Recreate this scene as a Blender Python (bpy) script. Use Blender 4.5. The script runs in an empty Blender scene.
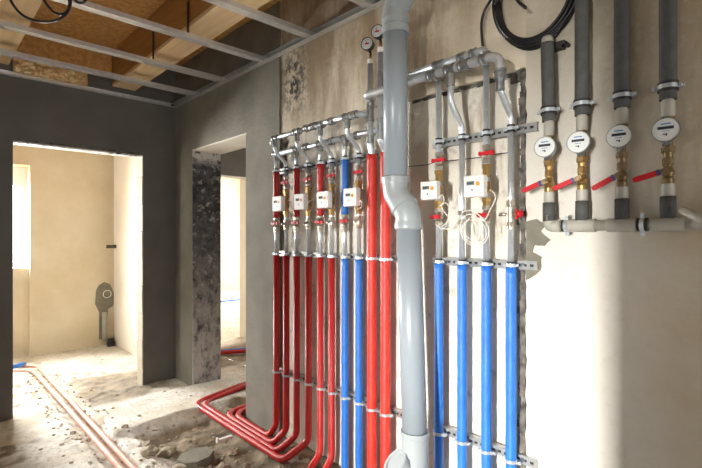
import bpy, bmesh, math, random
from mathutils import Vector, Matrix, noise
from mathutils.geometry import tessellate_polygon
R = random.Random(7)
SC = bpy.context.scene
COL = SC.collection
# ------------------------------------------------------------------ camera
HC = 1.36
FPX = 460.0
YAW = math.radians(43.3)
cd = bpy.data.cameras.new('camera'); cam = bpy.data.objects.new('camera', cd); COL.objects.link(cam)
cam.location = (0, 0, HC); cam.rotation_euler = (math.radians(90), 0, -YAW)
cd.sensor_width = 36; cd.lens = FPX / 702 * 36; cd.shift_y = 2 / 702; cd.clip_start = 0.02
SC.camera = cam
# ------------------------------------------------------------------ light
w = bpy.data.worlds.new('sky'); SC.world = w; w.use_nodes = True
bg = w.node_tree.nodes['Background']; bg.inputs[0].default_value = (0.92, 0.96, 1.0, 1); bg.inputs[1].default_value = 0.45
# the sky is far brighter on the window side of the house than behind the camera
wn = w.node_tree; wt = wn.nodes.new('ShaderNodeTexCoord'); wd = wn.nodes.new('ShaderNodeVectorMath'); wd.operation = 'DOT_PRODUCT'
wd.inputs[1].default_value = (0.13, 0.99, 0.0); wr = wn.nodes.new('ShaderNodeMapRange'); wr.interpolation_type = 'SMOOTHSTEP'
wr.inputs[1].default_value = 0.80; wr.inputs[2].default_value = 0.97; wr.inputs[3].default_value = 0.49; wr.inputs[4].default_value = 3.0
wn.links.new(wt.outputs['Generated'], wd.inputs[0]); wn.links.new(wd.outputs['Value'], wr.inputs[0]); wn.links.new(wr.outputs[0], bg.inputs[1])

def area(name, loc, target, sx, sy, power, col, spread=180):
    d = bpy.data.lights.new(name, 'AREA'); d.shape = 'RECTANGLE'; d.size = sx; d.size_y = sy
    d.energy = power; d.color = col; d.spread = math.radians(spread)
    o = bpy.data.objects.new(name, d); COL.objects.link(o); o.location = loc
    o.rotation_euler = (Vector(target) - Vector(loc)).to_track_quat('-Z', 'Y').to_euler()
    return o
# daylight through the tall window of the room on the left, reaching the pipes through the left doorway
area('daylight_left_room', (-4.6, -.3, 1.0), (1.8, 1.05, .2), 0.22, 1.4, 31, (1.0, 0.975, 0.94), 37)
# daylight of the back room's windows
area('daylight_back_room', (-1.6, 5.5, 1.6), (1.8, 5.35, 0.7), 1.0, 1.5, 24, (1.0, 0.95, 0.86))
area('window_daylight', (0.1, 7.3, 1.7), (0.6, 4.3, 0.0), 2.4, 2.2, 1500, (1.0, 0.98, 0.95))
area('floor_fill', (-2.1, 3.35, 3.0), (.45, 3.3, 0.0), 0.5, 0.9, 26, (1.0, 0.98, 0.95), 50)  # added lamp, brightens the floor through a made-up opening
# added fill lamp behind the camera, aimed up to brighten the ceiling
area('ceiling_fill', (0.8, -2.3, 1.0), (0.9, 2.6, 2.95), 1.4, 0.9, 7, (1.0, 0.97, 0.92), 80)
# daylight in the far room behind the right doorway
area('daylight_far_room', (6.6, 8.0, 1.9), (3.0, 8.0, 0.6), 3.0, 1.8, 300, (1.0, 0.96, 0.9))
area('daylight_side_room', (4.6, 4.6, 1.7), (2.3, 4.2, 0.2), 1.2, 1.4, 30, (1.0, 0.97, 0.93))
SC.view_settings.view_transform = 'Standard'; SC.view_settings.look = 'None'
SC.view_settings.gamma = 1; SC.view_settings.use_curve_mapping = False
SC.view_settings.exposure = 0.6

# ------------------------------------------------------------------ helpers
CA, SA = math.cos(YAW), math.sin(YAW)
def ray(u, v):
    a = u - 351
    return Vector((FPX * SA + a * CA, FPX * CA - a * SA, 236 - v))
def PX(u, v, x):            # point on the plane x = const seen at photo position u, v
    d = ray(u, v); s = x / d.x
    return Vector((x, d.y * s, HC + d.z * s))
def PY(u, v, y):
    d = ray(u, v); s = y / d.y
    return Vector((d.x * s, y, HC + d.z * s))
def PZ(u, v, z):
    d = ray(u, v); s = (z - HC) / d.z
    return Vector((d.x * s, d.y * s, z))
def Y(u, x): return PX(u, 236, x).y

class MB:
    def __init__(self): self.v = []; self.f = []; self.m = []; self.s = []; self.cuts = []
    def next(self): self.cuts.append((len(self.v), len(self.f))); return self
    def add(self, vs, fs, mi=0, smooth=False):
        o = len(self.v); self.v += [Vector(p) for p in vs]
        for f in fs:
            self.f.append([i + o for i in f]); self.m.append(mi); self.s.append(smooth)
        return self
    def box(self, lo, hi, mi=0, M=None):
        x0, y0, z0 = lo; x1, y1, z1 = hi
        vs = [Vector(p) for p in ((x0,y0,z0),(x1,y0,z0),(x1,y1,z0),(x0,y1,z0),(x0,y0,z1),(x1,y0,z1),(x1,y1,z1),(x0,y1,z1))]
        if M: vs = [M @ p for p in vs]
        return self.add(vs, [(0,3,2,1),(4,5,6,7),(0,1,5,4),(1,2,6,5),(2,3,7,6),(3,0,4,7)], mi)
    def rbox(self, lo, hi, b, mi=0, M=None):        # box with bevelled edges
        bm = bmesh.new(); bmesh.ops.create_cube(bm, size=1)
        c = (Vector(lo) + Vector(hi)) / 2; d = Vector(hi) - Vector(lo)
        for q in bm.verts: q.co = Vector((q.co.x*d.x, q.co.y*d.y, q.co.z*d.z)) + c
        bmesh.ops.bevel(bm, geom=bm.edges[:], offset=b, segments=2, affect='EDGES', profile=0.5)
        bm.verts.index_update()
        vs = [(M @ q.co) if M else q.co.copy() for q in bm.verts]
        fs = [[q.index for q in f.verts] for f in bm.faces]; bm.free()
        return self.add(vs, fs, mi)
    def tube(self, pts, r, seg=12, mi=0, caps=True):
        pts = [Vector(p) for p in pts]; n = len(pts)
        rs = r if isinstance(r, (list, tuple)) else [r] * n
        T = []
        for i in range(n):
            t = (pts[min(i+1, n-1)] - pts[max(i-1, 0)])
            T.append(t.normalized() if t.length > 1e-9 else (T[-1] if T else Vector((0,0,1))))
        up = Vector((1,0,0)) if abs(T[0].x) < 0.9 else Vector((0,1,0))
        nrm = (up - T[0] * up.dot(T[0])).normalized()
        vs = []; fs = []
        for i in range(n):
            if i:
                q = T[i-1].rotation_difference(T[i]); nrm = q @ nrm
                nrm = (nrm - T[i] * nrm.dot(T[i])).normalized()
            b = T[i].cross(nrm)
            for k in range(seg):
                a = 2 * math.pi * k / seg
                vs.append(pts[i] + (nrm * math.cos(a) + b * math.sin(a)) * rs[i])
        for i in range(n - 1):
            for k in range(seg):
                k2 = (k + 1) % seg
                fs.append((i*seg+k, i*seg+k2, (i+1)*seg+k2, (i+1)*seg+k))
        self.add(vs, fs, mi, True)
        if caps:
            o = len(self.v) - len(vs)
            self.f.append([o + k for k in reversed(range(seg))]); self.m.append(mi); self.s.append(False)
            self.f.append([o + (n-1)*seg + k for k in range(seg)]); self.m.append(mi); self.s.append(False)
        return self
    def cyl(self, a, b, r, seg=16, mi=0): return self.tube([a, b], r, seg, mi)
    def lathe(self, o, d, prof, seg=16, mi=0):      # prof: (distance along d, radius) pairs; sharp steps kept by doubled rings
        o = Vector(o); d = Vector(d).normalized()
        up = Vector((1,0,0)) if abs(d.x) < 0.9 else Vector((0,0,1))
        n = (up - d * up.dot(d)).normalized(); b = d.cross(n)
        for (h0, r0), (h1, r1) in zip(prof[:-1], prof[1:]):
            vs = []
            for h, r in ((h0, r0), (h1, r1)):
                for k in range(seg):
                    a = 2*math.pi*(k+.5)/seg; vs.append(o + d*h + (n*math.cos(a) + b*math.sin(a))*max(r, 1e-5))
            self.add(vs, [(k, (k+1) % seg, seg+(k+1) % seg, seg+k) for k in range(seg)], mi, seg > 8)
        return self
    def ring(self, o, d, r0, r1, h, seg=24, mi=0):  # flat ring band, inner r0 outer r1
        return self.lathe(o, d, [(-h/2, r0), (-h/2, r1), (h/2, r1), (h/2, r0), (-h/2, r0)], seg, mi)
    def ball(self, c, r, sc=(1,1,1), mi=0, rough=0, seed=0, sub=2):
        bm = bmesh.new(); bmesh.ops.create_icosphere(bm, subdivisions=sub, radius=1)
        c = Vector(c); vs = []
        for q in bm.verts:
            k = 1 + (rough * noise.noise(q.co * 1.7 + Vector((seed*3.1, seed*1.7, 0))) if rough else 0)
            vs.append(c + Vector((q.co.x*sc[0], q.co.y*sc[1], q.co.z*sc[2])) * r * k)
        bm.verts.index_update()
        fs = [[q.index for q in f.verts] for f in bm.faces]; bm.free()
        return self.add(vs, fs, mi, rough == 0)
    def build(self, name, mats, parent=None, **tags):
        if not isinstance(mats, (list, tuple)): mats = [mats]
        if self.cuts:                               # several pieces: each becomes an object of its own
            cs = [(0, 0)] + self.cuts
            if cs[-1] != (len(self.v), len(self.f)): cs.append((len(self.v), len(self.f)))
            for (v0, f0), (v1, f1) in zip(cs[:-1], cs[1:]):
                if f1 == f0: continue
                q = MB(); q.v = self.v[v0:v1]; q.f = [[i - v0 for i in f] for f in self.f[f0:f1]]; q.m = self.m[f0:f1]; q.s = self.s[f0:f1]
                o = q.build(name, mats, parent, **tags)
            return o
        if parent is not None: off = Vector(parent['_o'])
        elif tags.get('kind') == 'structure': off = Vector((0,0,0))
        else:
            xs = [p.x for p in self.v]; ys = [p.y for p in self.v]; zs = [p.z for p in self.v]
            off = Vector(((min(xs)+max(xs))/2, (min(ys)+max(ys))/2, min(zs)))
        me = bpy.data.meshes.new(name)
        me.from_pydata([p - off for p in self.v], [], self.f)
        for m in mats: me.materials.append(m)
        me.polygons.foreach_set('material_index', self.m); me.polygons.foreach_set('use_smooth', self.s)
        me.update()
        bm = bmesh.new(); bm.from_mesh(me); bmesh.ops.recalc_face_normals(bm, faces=bm.faces[:]); bm.to_mesh(me); bm.free()
        o = bpy.data.objects.new(name, me); COL.objects.link(o)
        if parent is not None:
            o.parent = parent
            if parent.type == 'MESH' : pass
            o['_o'] = tuple(off)
            if parent.type == 'MESH': pass
        else:
            o.location = off; o['_o'] = tuple(off)
        for k, val in tags.items(): o[k] = val
        return o

def thing(name, label, cat, loc, group=None):
    o = bpy.data.objects.new(name, None); COL.objects.link(o); o.location = loc; o['_o'] = tuple(loc)
    o.empty_display_size = 0.05
    o['label'] = label; o['category'] = cat
    if group: o['group'] = group
    return o

def fillet(pts, r, n=6):
    pts = [Vector(p) for p in pts]; out = [pts[0]]
    rr = r if isinstance(r, (list, tuple)) else [r] * len(pts)
    for i in range(1, len(pts) - 1):
        a, b, c = pts[i-1], pts[i], pts[i+1]
        d0 = (a - b).normalized(); d1 = (c - b).normalized()
        ang = d0.angle(d1)
        if ang > math.pi - 0.02: out.append(b); continue
        t = min(rr[i] / math.tan(ang/2), (a-b).length*0.49, (c-b).length*0.49)
        p0 = b + d0*t; p1 = b + d1*t
        for k in range(n + 1):
            s = k / n; out.append(p0*(1-s)**2 + b*2*s*(1-s) + p1*s*s)
    out.append(pts[-1]); return out

def spline(pts, n=8):
    P = [Vector(p) for p in pts]; P = [P[0]*2 - P[1]] + P + [P[-1]*2 - P[-2]]
    out = []
    for i in range(1, len(P) - 2):
        for k in range(n):
            t = k / n; a, b, c, d = P[i-1], P[i], P[i+1], P[i+2]
            out.append(0.5*((2*b) + (c-a)*t + (2*a-5*b+4*c-d)*t*t + (3*b-a-3*c+d)*t**3))
    out.append(P[-2]); return out

# ------------------------------------------------------------------ materials
def mat(name, col, rough=0.6, metal=0.0, col2=None, nscale=8, bump=0.0, bscale=60, spec=0.5, lo=0.35, hi=0.65, detail=6, coat=0, stretch=None):
    m = bpy.data.materials.new(name); m.use_nodes = True; nt = m.node_tree; p = nt.nodes['Principled BSDF']
    p.inputs['Base Color'].default_value = (*col, 1); p.inputs['Roughness'].default_value = rough
    p.inputs['Metallic'].default_value = metal; p.inputs['Specular IOR Level'].default_value = spec
    p.inputs['Coat Weight'].default_value = coat
    tc = nt.nodes.new('ShaderNodeTexCoord')
    src = tc.outputs['Object']
    if stretch:
        mp = nt.nodes.new('ShaderNodeMapping'); mp.inputs['Scale'].default_value = stretch
        nt.links.new(src, mp.inputs[0]); src = mp.outputs[0]
    if col2:
        n = nt.nodes.new('ShaderNodeTexNoise'); n.inputs['Scale'].default_value = nscale; n.inputs['Detail'].default_value = detail
        nt.links.new(src, n.inputs['Vector'])
        r = nt.nodes.new('ShaderNodeValToRGB'); r.color_ramp.elements[0].position = lo; r.color_ramp.elements[1].position = hi
        r.color_ramp.elements[0].color = (*col, 1); r.color_ramp.elements[1].color = (*col2, 1)
        nt.links.new(n.outputs['Fac'], r.inputs[0]); nt.links.new(r.outputs[0], p.inputs['Base Color'])
    if bump:
        n2 = nt.nodes.new('ShaderNodeTexNoise'); n2.inputs['Scale'].default_value = bscale; n2.inputs['Detail'].default_value = 5
        nt.links.new(tc.outputs['Object'], n2.inputs['Vector'])
        b = nt.nodes.new('ShaderNodeBump'); b.inputs['Strength'].default_value = bump; b.inputs['Distance'].default_value = 0.01
        nt.links.new(n2.outputs['Fac'], b.inputs['Height']); nt.links.new(b.outputs[0], p.inputs['Normal'])
    return m

def layer(m, col, fac_nodes, z0=None, z1=None, y0=None, y1=None, scale=5, thr=0.5, soft=0.08, stretch=(1,1,1), amount=1.0, edge=0.15, x0=None, x1=None):
    """paint a stain or a shade tone of its own colour, where a noise passes thr, inside a box of the surface"""
    nt = m.node_tree; p = nt.nodes['Principled BSDF']; L = nt.links
    tc = nt.nodes.new('ShaderNodeTexCoord'); mp = nt.nodes.new('ShaderNodeMapping'); mp.inputs['Scale'].default_value = stretch
    L.new(tc.outputs['Object'], mp.inputs[0])
    n = nt.nodes.new('ShaderNodeTexNoise'); n.inputs['Scale'].default_value = scale; n.inputs['Detail'].default_value = 8; n.inputs['Roughness'].default_value = 0.65
    mp.inputs['Location'].default_value = fac_nodes
    L.new(mp.outputs[0], n.inputs['Vector'])
    mr = nt.nodes.new('ShaderNodeMapRange'); mr.inputs[1].default_value = thr - soft; mr.inputs[2].default_value = thr + soft
    mr.inputs[4].default_value = amount
    L.new(n.outputs['Fac'], mr.inputs[0]); fac = mr.outputs[0]
    sep = nt.nodes.new('ShaderNodeSeparateXYZ'); L.new(tc.outputs['Object'], sep.inputs[0])
    def gate(out, a, b, f):
        g = nt.nodes.new('ShaderNodeMapRange'); g.interpolation_type = 'SMOOTHSTEP'
        g.inputs[1].default_value = a; g.inputs[2].default_value = b; L.new(sep.outputs[out], g.inputs[0])
        mu = nt.nodes.new('ShaderNodeMath'); mu.operation = 'MULTIPLY'; L.new(f, mu.inputs[0]); L.new(g.outputs[0], mu.inputs[1]); return mu.outputs[0]
    if x0 is not None: fac = gate('X', x0 - edge, x0 + edge, fac)
    if x1 is not None: fac = gate('X', x1 + edge, x1 - edge, fac)
    if y0 is not None: fac = gate('Y', y0 - edge, y0 + edge, fac)
    if y1 is not None: fac = gate('Y', y1 + edge, y1 - edge, fac)
    if z0 is not None: fac = gate('Z', z0 - edge, z0 + edge, fac)
    if z1 is not None: fac = gate('Z', z1 + edge, z1 - edge, fac)
    mx = nt.nodes.new('ShaderNodeMix'); mx.data_type = 'RGBA'
    bc = p.inputs['Base Color']
    if bc.is_linked: L.new(bc.links[0].from_socket, mx.inputs[6])
    else: mx.inputs[6].default_value = bc.default_value
    mx.inputs[7].default_value = (*col, 1)
    L.new(fac, mx.inputs[0]); L.new(mx.outputs[2], bc)

M = {}
M['steel'] = mat('galvanised_steel', (0.62, 0.66, 0.69), 0.32, 0.62, (0.54, 0.58, 0.61), 40)
M['zinc'] = mat('zinc_fitting', (0.44, 0.46, 0.47), 0.34, 0.9, (0.30, 0.32, 0.32), 60)
M['rail'] = mat('zinc_rail', (0.52, 0.53, 0.52), 0.38, 0.7, (0.40, 0.41, 0.40), 30)
M['chan'] = mat('bright_zinc', (0.70, 0.71, 0.70), 0.35, 0.6, (0.6, 0.61, 0.6), 30)
M['slot'] = mat('dark_slot', (0.03, 0.03, 0.03), 0.8)
M['rubber'] = mat('black_rubber', (0.015, 0.015, 0.016), 0.55)
M['brass'] = mat('brass', (0.52, 0.34, 0.13), 0.34, 0.9, (0.36, 0.22, 0.08), 50)
M['darkbrass'] = mat('tarnished_brass', (0.27, 0.19, 0.1), 0.42, 0.75, (0.2, 0.14, 0.07), 50)
M['nickel'] = mat('nickel_brass', (0.5, 0.46, 0.38), 0.34, 0.9, (0.36, 0.32, 0.26), 50)
M['red'] = mat('red_foam_sleeve', (0.50, 0.016, 0.013), 0.42, 0, (0.40, 0.012, 0.011), 25, 0.35, 120, stretch=(1,1,0.4))
M['bigred'] = mat('red_orange_foam_sleeve', (0.62, 0.035, 0.018), 0.4, 0, (0.52, 0.026, 0.015), 25, 0.35, 110)
M['blue'] = mat('blue_foam_sleeve', (0.018, 0.16, 0.56), 0.42, 0, (0.014, 0.13, 0.48), 25, 0.3, 120)
M['lever'] = mat('red_lever', (0.50, 0.012, 0.02), 0.5, spec=.25)
M['leverband'] = mat('blue_band', (0.03, 0.04, 0.18), 0.5)
M['drain'] = mat('grey_drain_plastic', (0.28, 0.32, 0.35), 0.34, 0, (0.265, 0.304, 0.333), 6)
M['fitting'] = mat('grey_fitting_plastic', (0.31, 0.34, 0.345), 0.36)
M['foam'] = mat('dark_grey_foam', (0.066, 0.067, 0.063), 0.8, 0, (0.084, 0.084, 0.079), 30, 0.3, 200)
M['ppr'] = mat('beige_grey_plastic', (0.40, 0.385, 0.33), 0.45, 0, (0.36, 0.345, 0.29), 12)
M['white'] = mat('white_plastic', (0.78, 0.77, 0.73), 0.4)
M['lcd'] = mat('lcd', (0.2, 0.23, 0.21), 0.25)
M['ink'] = mat('dark_ink', (0.02, 0.025, 0.04), 0.6)
M['blueink'] = mat('blue_ink', (0.08, 0.22, 0.5), 0.6)
M['orange'] = mat('orange_sticker', (0.8, 0.28, 0.02), 0.5)
M['dial'] = mat('dial_face', (0.72, 0.74, 0.72), 0.3)
M['cable'] = mat('black_cable', (0.012, 0.012, 0.014), 0.4)
M['wcable'] = mat('white_cable', (0.78, 0.76, 0.68), 0.5)
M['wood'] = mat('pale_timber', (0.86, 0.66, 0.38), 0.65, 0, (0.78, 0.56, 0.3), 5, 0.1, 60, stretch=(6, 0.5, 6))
M['amber'] = mat('amber_timber', (0.50, 0.27, 0.085), 0.65, 0, (0.42, 0.21, 0.06), 5, 0.1, 60, stretch=(6, 0.5, 6))
M['osb'] = mat('board_deck', (0.64, 0.36, 0.11), 0.7, 0, (0.46, 0.23, 0.065), 28, 0.3, 60, detail=3)
M['foil'] = mat('gold_foil', (0.75, 0.55, 0.28), 0.35, 0.6, (0.9, 0.72, 0.42), 60, 1.0, 45)
M['backwall'] = mat('dark_grey_plaster', (0.118, 0.113, 0.10), 0.9, 0, (0.145, 0.14, 0.124), 3, 0.15, 40)
M['pier'] = mat('grey_cement_plaster', (0.245, 0.235, 0.192), 0.9, 0, (0.19, 0.18, 0.145), 4, 0.4, 40)

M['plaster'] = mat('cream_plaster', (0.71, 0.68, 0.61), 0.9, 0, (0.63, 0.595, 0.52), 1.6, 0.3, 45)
M['recess'] = mat('raw_block', (0.74, 0.705, 0.62), 0.9, 0, (0.64, 0.59, 0.49), 3.0, 0.5, 30)
M['upper'] = mat('stained_plaster', (0.72, 0.65, 0.52), 0.9, 0, (0.58, 0.50, 0.37), 2.2, 0.5, 35)
M['beige'] = mat('beige_plaster', (0.60, 0.52, 0.37), 0.9, 0, (0.66, 0.585, 0.44), 2.2, 0.15, 40)
M['paleplaster'] = mat('pale_plaster', (0.80, 0.77, 0.69), 0.9, 0, (0.74, 0.7, 0.6), 2.0, 0.1, 40)
M['mortar'] = mat('grey_mortar', (0.23, 0.215, 0.165), 0.95, 0, (0.17, 0.16, 0.12), 14, 0.6, 60)
M['darkgap'] = mat('dark_gap', (0.05, 0.045, 0.04), 0.95, 0, (0.2, 0.18, 0.15), 25, 0.6, 60)
M['bitumen'] = mat('bitumen_jamb', (0.03, 0.032, 0.036), 0.75, 0, (0.10, 0.105, 0.115), 20, 0.9, 70)
M['floorpipe'] = mat('faded_pink_sleeve', (0.62, 0.30, 0.22), 0.55, 0, (0.66, 0.40, 0.31), 14, 0.2, 90)
M['stone'] = mat('rubble', (0.30, 0.25, 0.17), 0.95, 0, (0.42, 0.37, 0.28), 12, 0.6, 50)
M['glass'] = mat('window_glass', (0.9, 0.95, 1.0), 0.05)
M['upvc'] = mat('white_window_frame', (0.8, 0.8, 0.78), 0.4)
M['iron'] = mat('dark_iron', (0.06, 0.055, 0.05), 0.5, 0.6)

# stains, and shade tones painted on the right plaster
layer(M['upper'], (0.20, 0.115, 0.045), (0, 0, 0), z0=2.05, y0=1.2, scale=3.4, thr=0.50, soft=0.08, stretch=(1, 1.8, 0.4), amount=0.65)
layer(M['upper'], (0.30, 0.20, 0.10), (3, 1, 0), z0=2.3, edge=.2, scale=4.0, thr=0.49, soft=0.13, stretch=(1, 1.4, 0.5), amount=0.55)
layer(M['upper'], (0.70, 0.64, 0.51), (8, 1, 3), scale=6, thr=0.6, soft=0.08, amount=0.45)
layer(M['upper'], (0.025, 0.022, 0.018), (7, 2, 0), z0=2.2, z1=2.56, y0=2.34, y1=2.58, edge=0.12, scale=20, thr=0.50, soft=0.05, amount=1)
layer(M['recess'], (0.25, 0.17, 0.08), (1, 4, 0), z0=1.6, scale=5, thr=0.6, soft=0.06, stretch=(1, 2.5, 0.4), amount=0.6)
layer(M['recess'], (0.40, 0.36, 0.30), (5, 4, 0), scale=9, thr=0.62, soft=0.05, amount=0.7)
layer(M['recess'], (0.05, 0.045, 0.04), (2, 4, 0), y0=2.45, z0=1.3, z1=2.05, edge=0.1, scale=13, thr=0.52, soft=0.04, amount=0.9)
layer(M['plaster'], (0.62, 0.55, 0.425), (0, 0, 0), z0=1.93, edge=.3, scale=2, thr=-1, soft=.2, amount=0.9)
layer(M['plaster'], (0.27, 0.235, 0.17), (2, 2, 0), z0=1.8, edge=.35, y1=.75, scale=2.6, thr=0.40, soft=0.16, stretch=(1, 1.5, 0.6), amount=0.75)  # light falling off towards the top, painted into the plaster colour
layer(M['plaster'], (0.54, 0.42, 0.26), (9, 2, 0), y1=0.45, edge=.18, scale=2.5, thr=0.42, soft=0.2, amount=0.8)  # brown tone paints the cast shadow at the near end of the wall
layer(M['plaster'], (0.60, 0.55, 0.46), (6, 3, 1), scale=24, thr=0.58, soft=0.06, amount=0.5)
layer(M['plaster'], (0.2, 0.14, 0.09), (4, 2, 0), scale=16, thr=0.72, soft=0.02, amount=0.5)
layer(M['bitumen'], (0.60, 0.59, 0.56), (0, 0, 0), z1=0.85, edge=0.8, scale=15, thr=0.43, soft=0.10, amount=0.9, stretch=(1, 1, .6))
layer(M['bitumen'], (0.50, 0.49, 0.47), (3, 0, 5), scale=20, thr=0.60, soft=0.05, amount=0.7)
layer(M['bitumen'], (0.66, 0.65, 0.62), (1, 0, 2), z0=2.03, edge=0.05, scale=18, thr=0.42, soft=0.05)
layer(M['beige'], (0.50, 0.38, 0.2), (1, 2, 3), scale=1.5, thr=0.55, soft=0.15, amount=0.5)

# ------------------------------------------------------------------ setting
XW, YB = 1.80, 4.35            # pipe wall face, back wall face
ZG = HC + 1.225                # ceiling grid
ZD = HC + 1.60                 # board deck under side
S = dict(kind='structure')
def hwall(name, m, lo, hi): return MB().box(lo, hi).build(name, m, **S)

# pipe wall: core (blocks) behind, plaster in front.  doorway y 3.05 .. 3.98
DY0, DY1, DZ = 3.05, 3.98, HC + 0.775
c = MB()
c.box((1.83, -2.5, 0-.2), (2.06, DY0, ZD)); c.box((1.83, DY1, -.2), (2.06, 5.40, ZD)); c.box((1.83, DY0, DZ), (2.06, DY1, ZD))
c.build('wall_right', M['recess'], **S)

def jagged(name, m, poly, x0, x1, amp=0.012, step=0.03, jag=None):
    """plaster slab: polygon in (y, z) with ragged outline, between x0 (front) and x1"""
    pts = []
    n = len(poly)
    for i in range(n):
        a, b = Vector(poly[i]), Vector(poly[(i+1) % n]); k = max(1, int((b-a).length/step)) if (jag is None or i in jag) else 1
        for j in range(k):
            p = a.lerp(b, j/k)
            if k > 1 and j: p += Vector((noise.noise(Vector((p.x*23, p.y*23, i))), noise.noise(Vector((p.x*23, p.y*23, i+40)))))*amp*1.6
            pts.append(p)
    N = len(pts); V = [Vector((x0, p.x, p.y)) for p in pts] + [Vector((x1, p.x, p.y)) for p in pts]
    F = [list(t) for t in tessellate_polygon([[Vector((p.x, p.y, 0)) for p in pts]])]
    F += [[i, (i+1) % N, N+(i+1) % N, N+i] for i in range(N)]
    return MB().add(V, F).build(name, m, **S)
ZT = HC + 0.675                # top of the pipe chase
YE = 0.873                     # right edge of the chase
YP = 2.615                     # left edge of the chase
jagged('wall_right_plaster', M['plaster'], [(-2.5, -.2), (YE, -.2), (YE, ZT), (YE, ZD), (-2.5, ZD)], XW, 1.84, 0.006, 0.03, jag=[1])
jagged('wall_right_upper', M['upper'], [(YE, ZT+.012), (1.5, ZT+.01), (1.5, HC+.70), (YP, HC+.70), (YP, ZD), (YE, ZD)], XW+.003, 1.84, 0.007, 0.025, jag=[0])
jagged('wall_right_pier', M['pier'], [(YP, -.2), (DY0, -.2), (DY0, ZD), (YP, ZD)], XW-.005, 1.84, 0.003, 0.04, jag=[3])
MB().box((XW-.005, DY0, DZ), (1.83, DY1, ZD)).build('wall_right_lintel', M['pier'], **S)
MB().box((XW-.005, DY1, -.2), (1.83, YB+.02, ZD)).build('wall_right_corner', M['pier'], **S)
# left half of the chase is a shallower ledge
MB().box((1.820, 1.5, -.2), (1.84, YP, HC+.71)).build('wall_right_chase', M['recess'], **S)
# far side jamb with bitumen coat, lintel underside
MB().box((XW-.004, DY1-.012, -.1), (2.065, DY1+.0, DZ)).build('trim_1', M['bitumen'], **S)
MB().box((XW-.004, DY0+.0, DZ-.012), (2.065, DY1-.012, DZ)).build('trim_2', M['paleplaster'], **S)
MB().box((XW-.004, DY0, -.1), (2.065, DY0+.008, DZ-.012)).build('trim_3', M['pier'], **S)
# grey mortar left bare at the chase edge
q = [PX(u, v, XW) for u, v in ((526, 222), (537, 219), (547, 225), (541, 231), (551, 240), (545, 246), (535, 245), (533, 252), (542, 257), (541, 270), (534, 276), (526, 280))]
jagged('trim_4', M['mortar'], [(p.y, p.z) for p in q], XW-.002, XW+.01, 0.004, 0.012)
# dark joint line of blocks at the top of the chase and rough right edge
mb = MB()
for i in range(26):
    y = 0.88 + i*0.023; h = 0.012 + 0.02*abs(noise.noise(Vector((y*17, 0, 3)))) + (0.03 if i < 3 else 0)
    mb.box((1.822, y, ZT - h + .012), (1.835, y + .026, ZT + .02))
mb.build('trim_5', M['darkgap'], **S)
mb = MB()
for i in range(80):
    z = -.05 + i*0.026
    if z > ZT: break
    h = 0.018 + 0.03*max(0, noise.noise(Vector((z*13, 0, 9))) + .2)
    mb.box((1.80, YE + .002, z), (1.835, YE + .004 + h, z + .027))
mb.build('trim_6', M['darkgap'], **S)

# back wall with doorway
BX0, BX1, BZ = 0.533, 1.495, HC + 0.735
b = MB()
b.box((-.4, YB, -.2), (BX0, YB+.13, ZD)); b.box((BX1, YB, -.2), (1.84, YB+.13, ZD)); b.box((BX0, YB, BZ), (BX1, YB+.13, ZD))
b.build('wall_back', M['backwall'], **S)
blk = mat('block_jamb', (0.46, 0.42, 0.33), 0.9, 0, (0.38, 0.34, 0.26), 8, 0.4, 40)
mb = MB(); z = -.1; k = 0
while z < BZ - .01:
    z1 = min(z + .25, BZ - .004); mb.box((BX1-.006 - .003*(k % 2), YB-.002, z+.004), (BX1+.002, YB+.132, z1-.003)); z += .25; k += 1
mb.build('trim_7', blk, **S)
MB().box((BX0, YB+.01, BZ-.012), (BX1, YB+.135, BZ+.004)).build('trim_8', M['bitumen'], **S)
MB().box((BX0-.012, YB-.004, BZ+.004), (BX1+.02, YB+.004, BZ+.016)).build('trim_9', M['darkgap'], **S)

# left wall (beside the camera) with the doorway that lets the daylight in
LD0, LD1 = .265, 1.36
l = MB(); l.box((-.5, -2.5, -.2), (-.35, LD0, ZD)); l.box((-.5, LD1, -.2), (-.35, 2.75, ZD)); l.box((-.5, 3.9, -.2), (-.35, YB+.13, ZD)); l.box((-.5, 2.75, -.2), (-.35, 3.9, .95)); l.box((-.5, 2.75, HC+.95), (-.35, 3.9, ZD)); l.box((-.5, LD0, HC+.85), (-.35, LD1, ZD))  # second opening added to let the floor lamp in
l.build('wall_left', M['backwall'], **S)

# back room: far wall with a window recess, right side wall, left wall, ceiling
RY, RX = 6.27, 1.80
wx1 = PY(30, 236, RY).x; wz0 = HC - .36; wz1 = HC + .80
f = MB()
f.box((wx1, RY, -.2), (RX+.3, RY+.35, ZD)); f.box((-2, RY, -.2), (-.15, RY+.35, ZD))
f.box((-.15, RY, wz1), (wx1, RY+.35, ZD)); f.box((-.15, RY+.05, -.2), (wx1, RY+.35, wz0))
f.build('wall_far', M['beige'], **S)
MB().box((RX, YB+.13, -.2), (RX+.03, RY, ZD)).build('wall_side', M['paleplaster'], **S)
MB().box((-2.1, YB+.13, -.2), (-2, RY+.3, ZD)).build('wall_left_far', M['beige'], **S)
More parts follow.
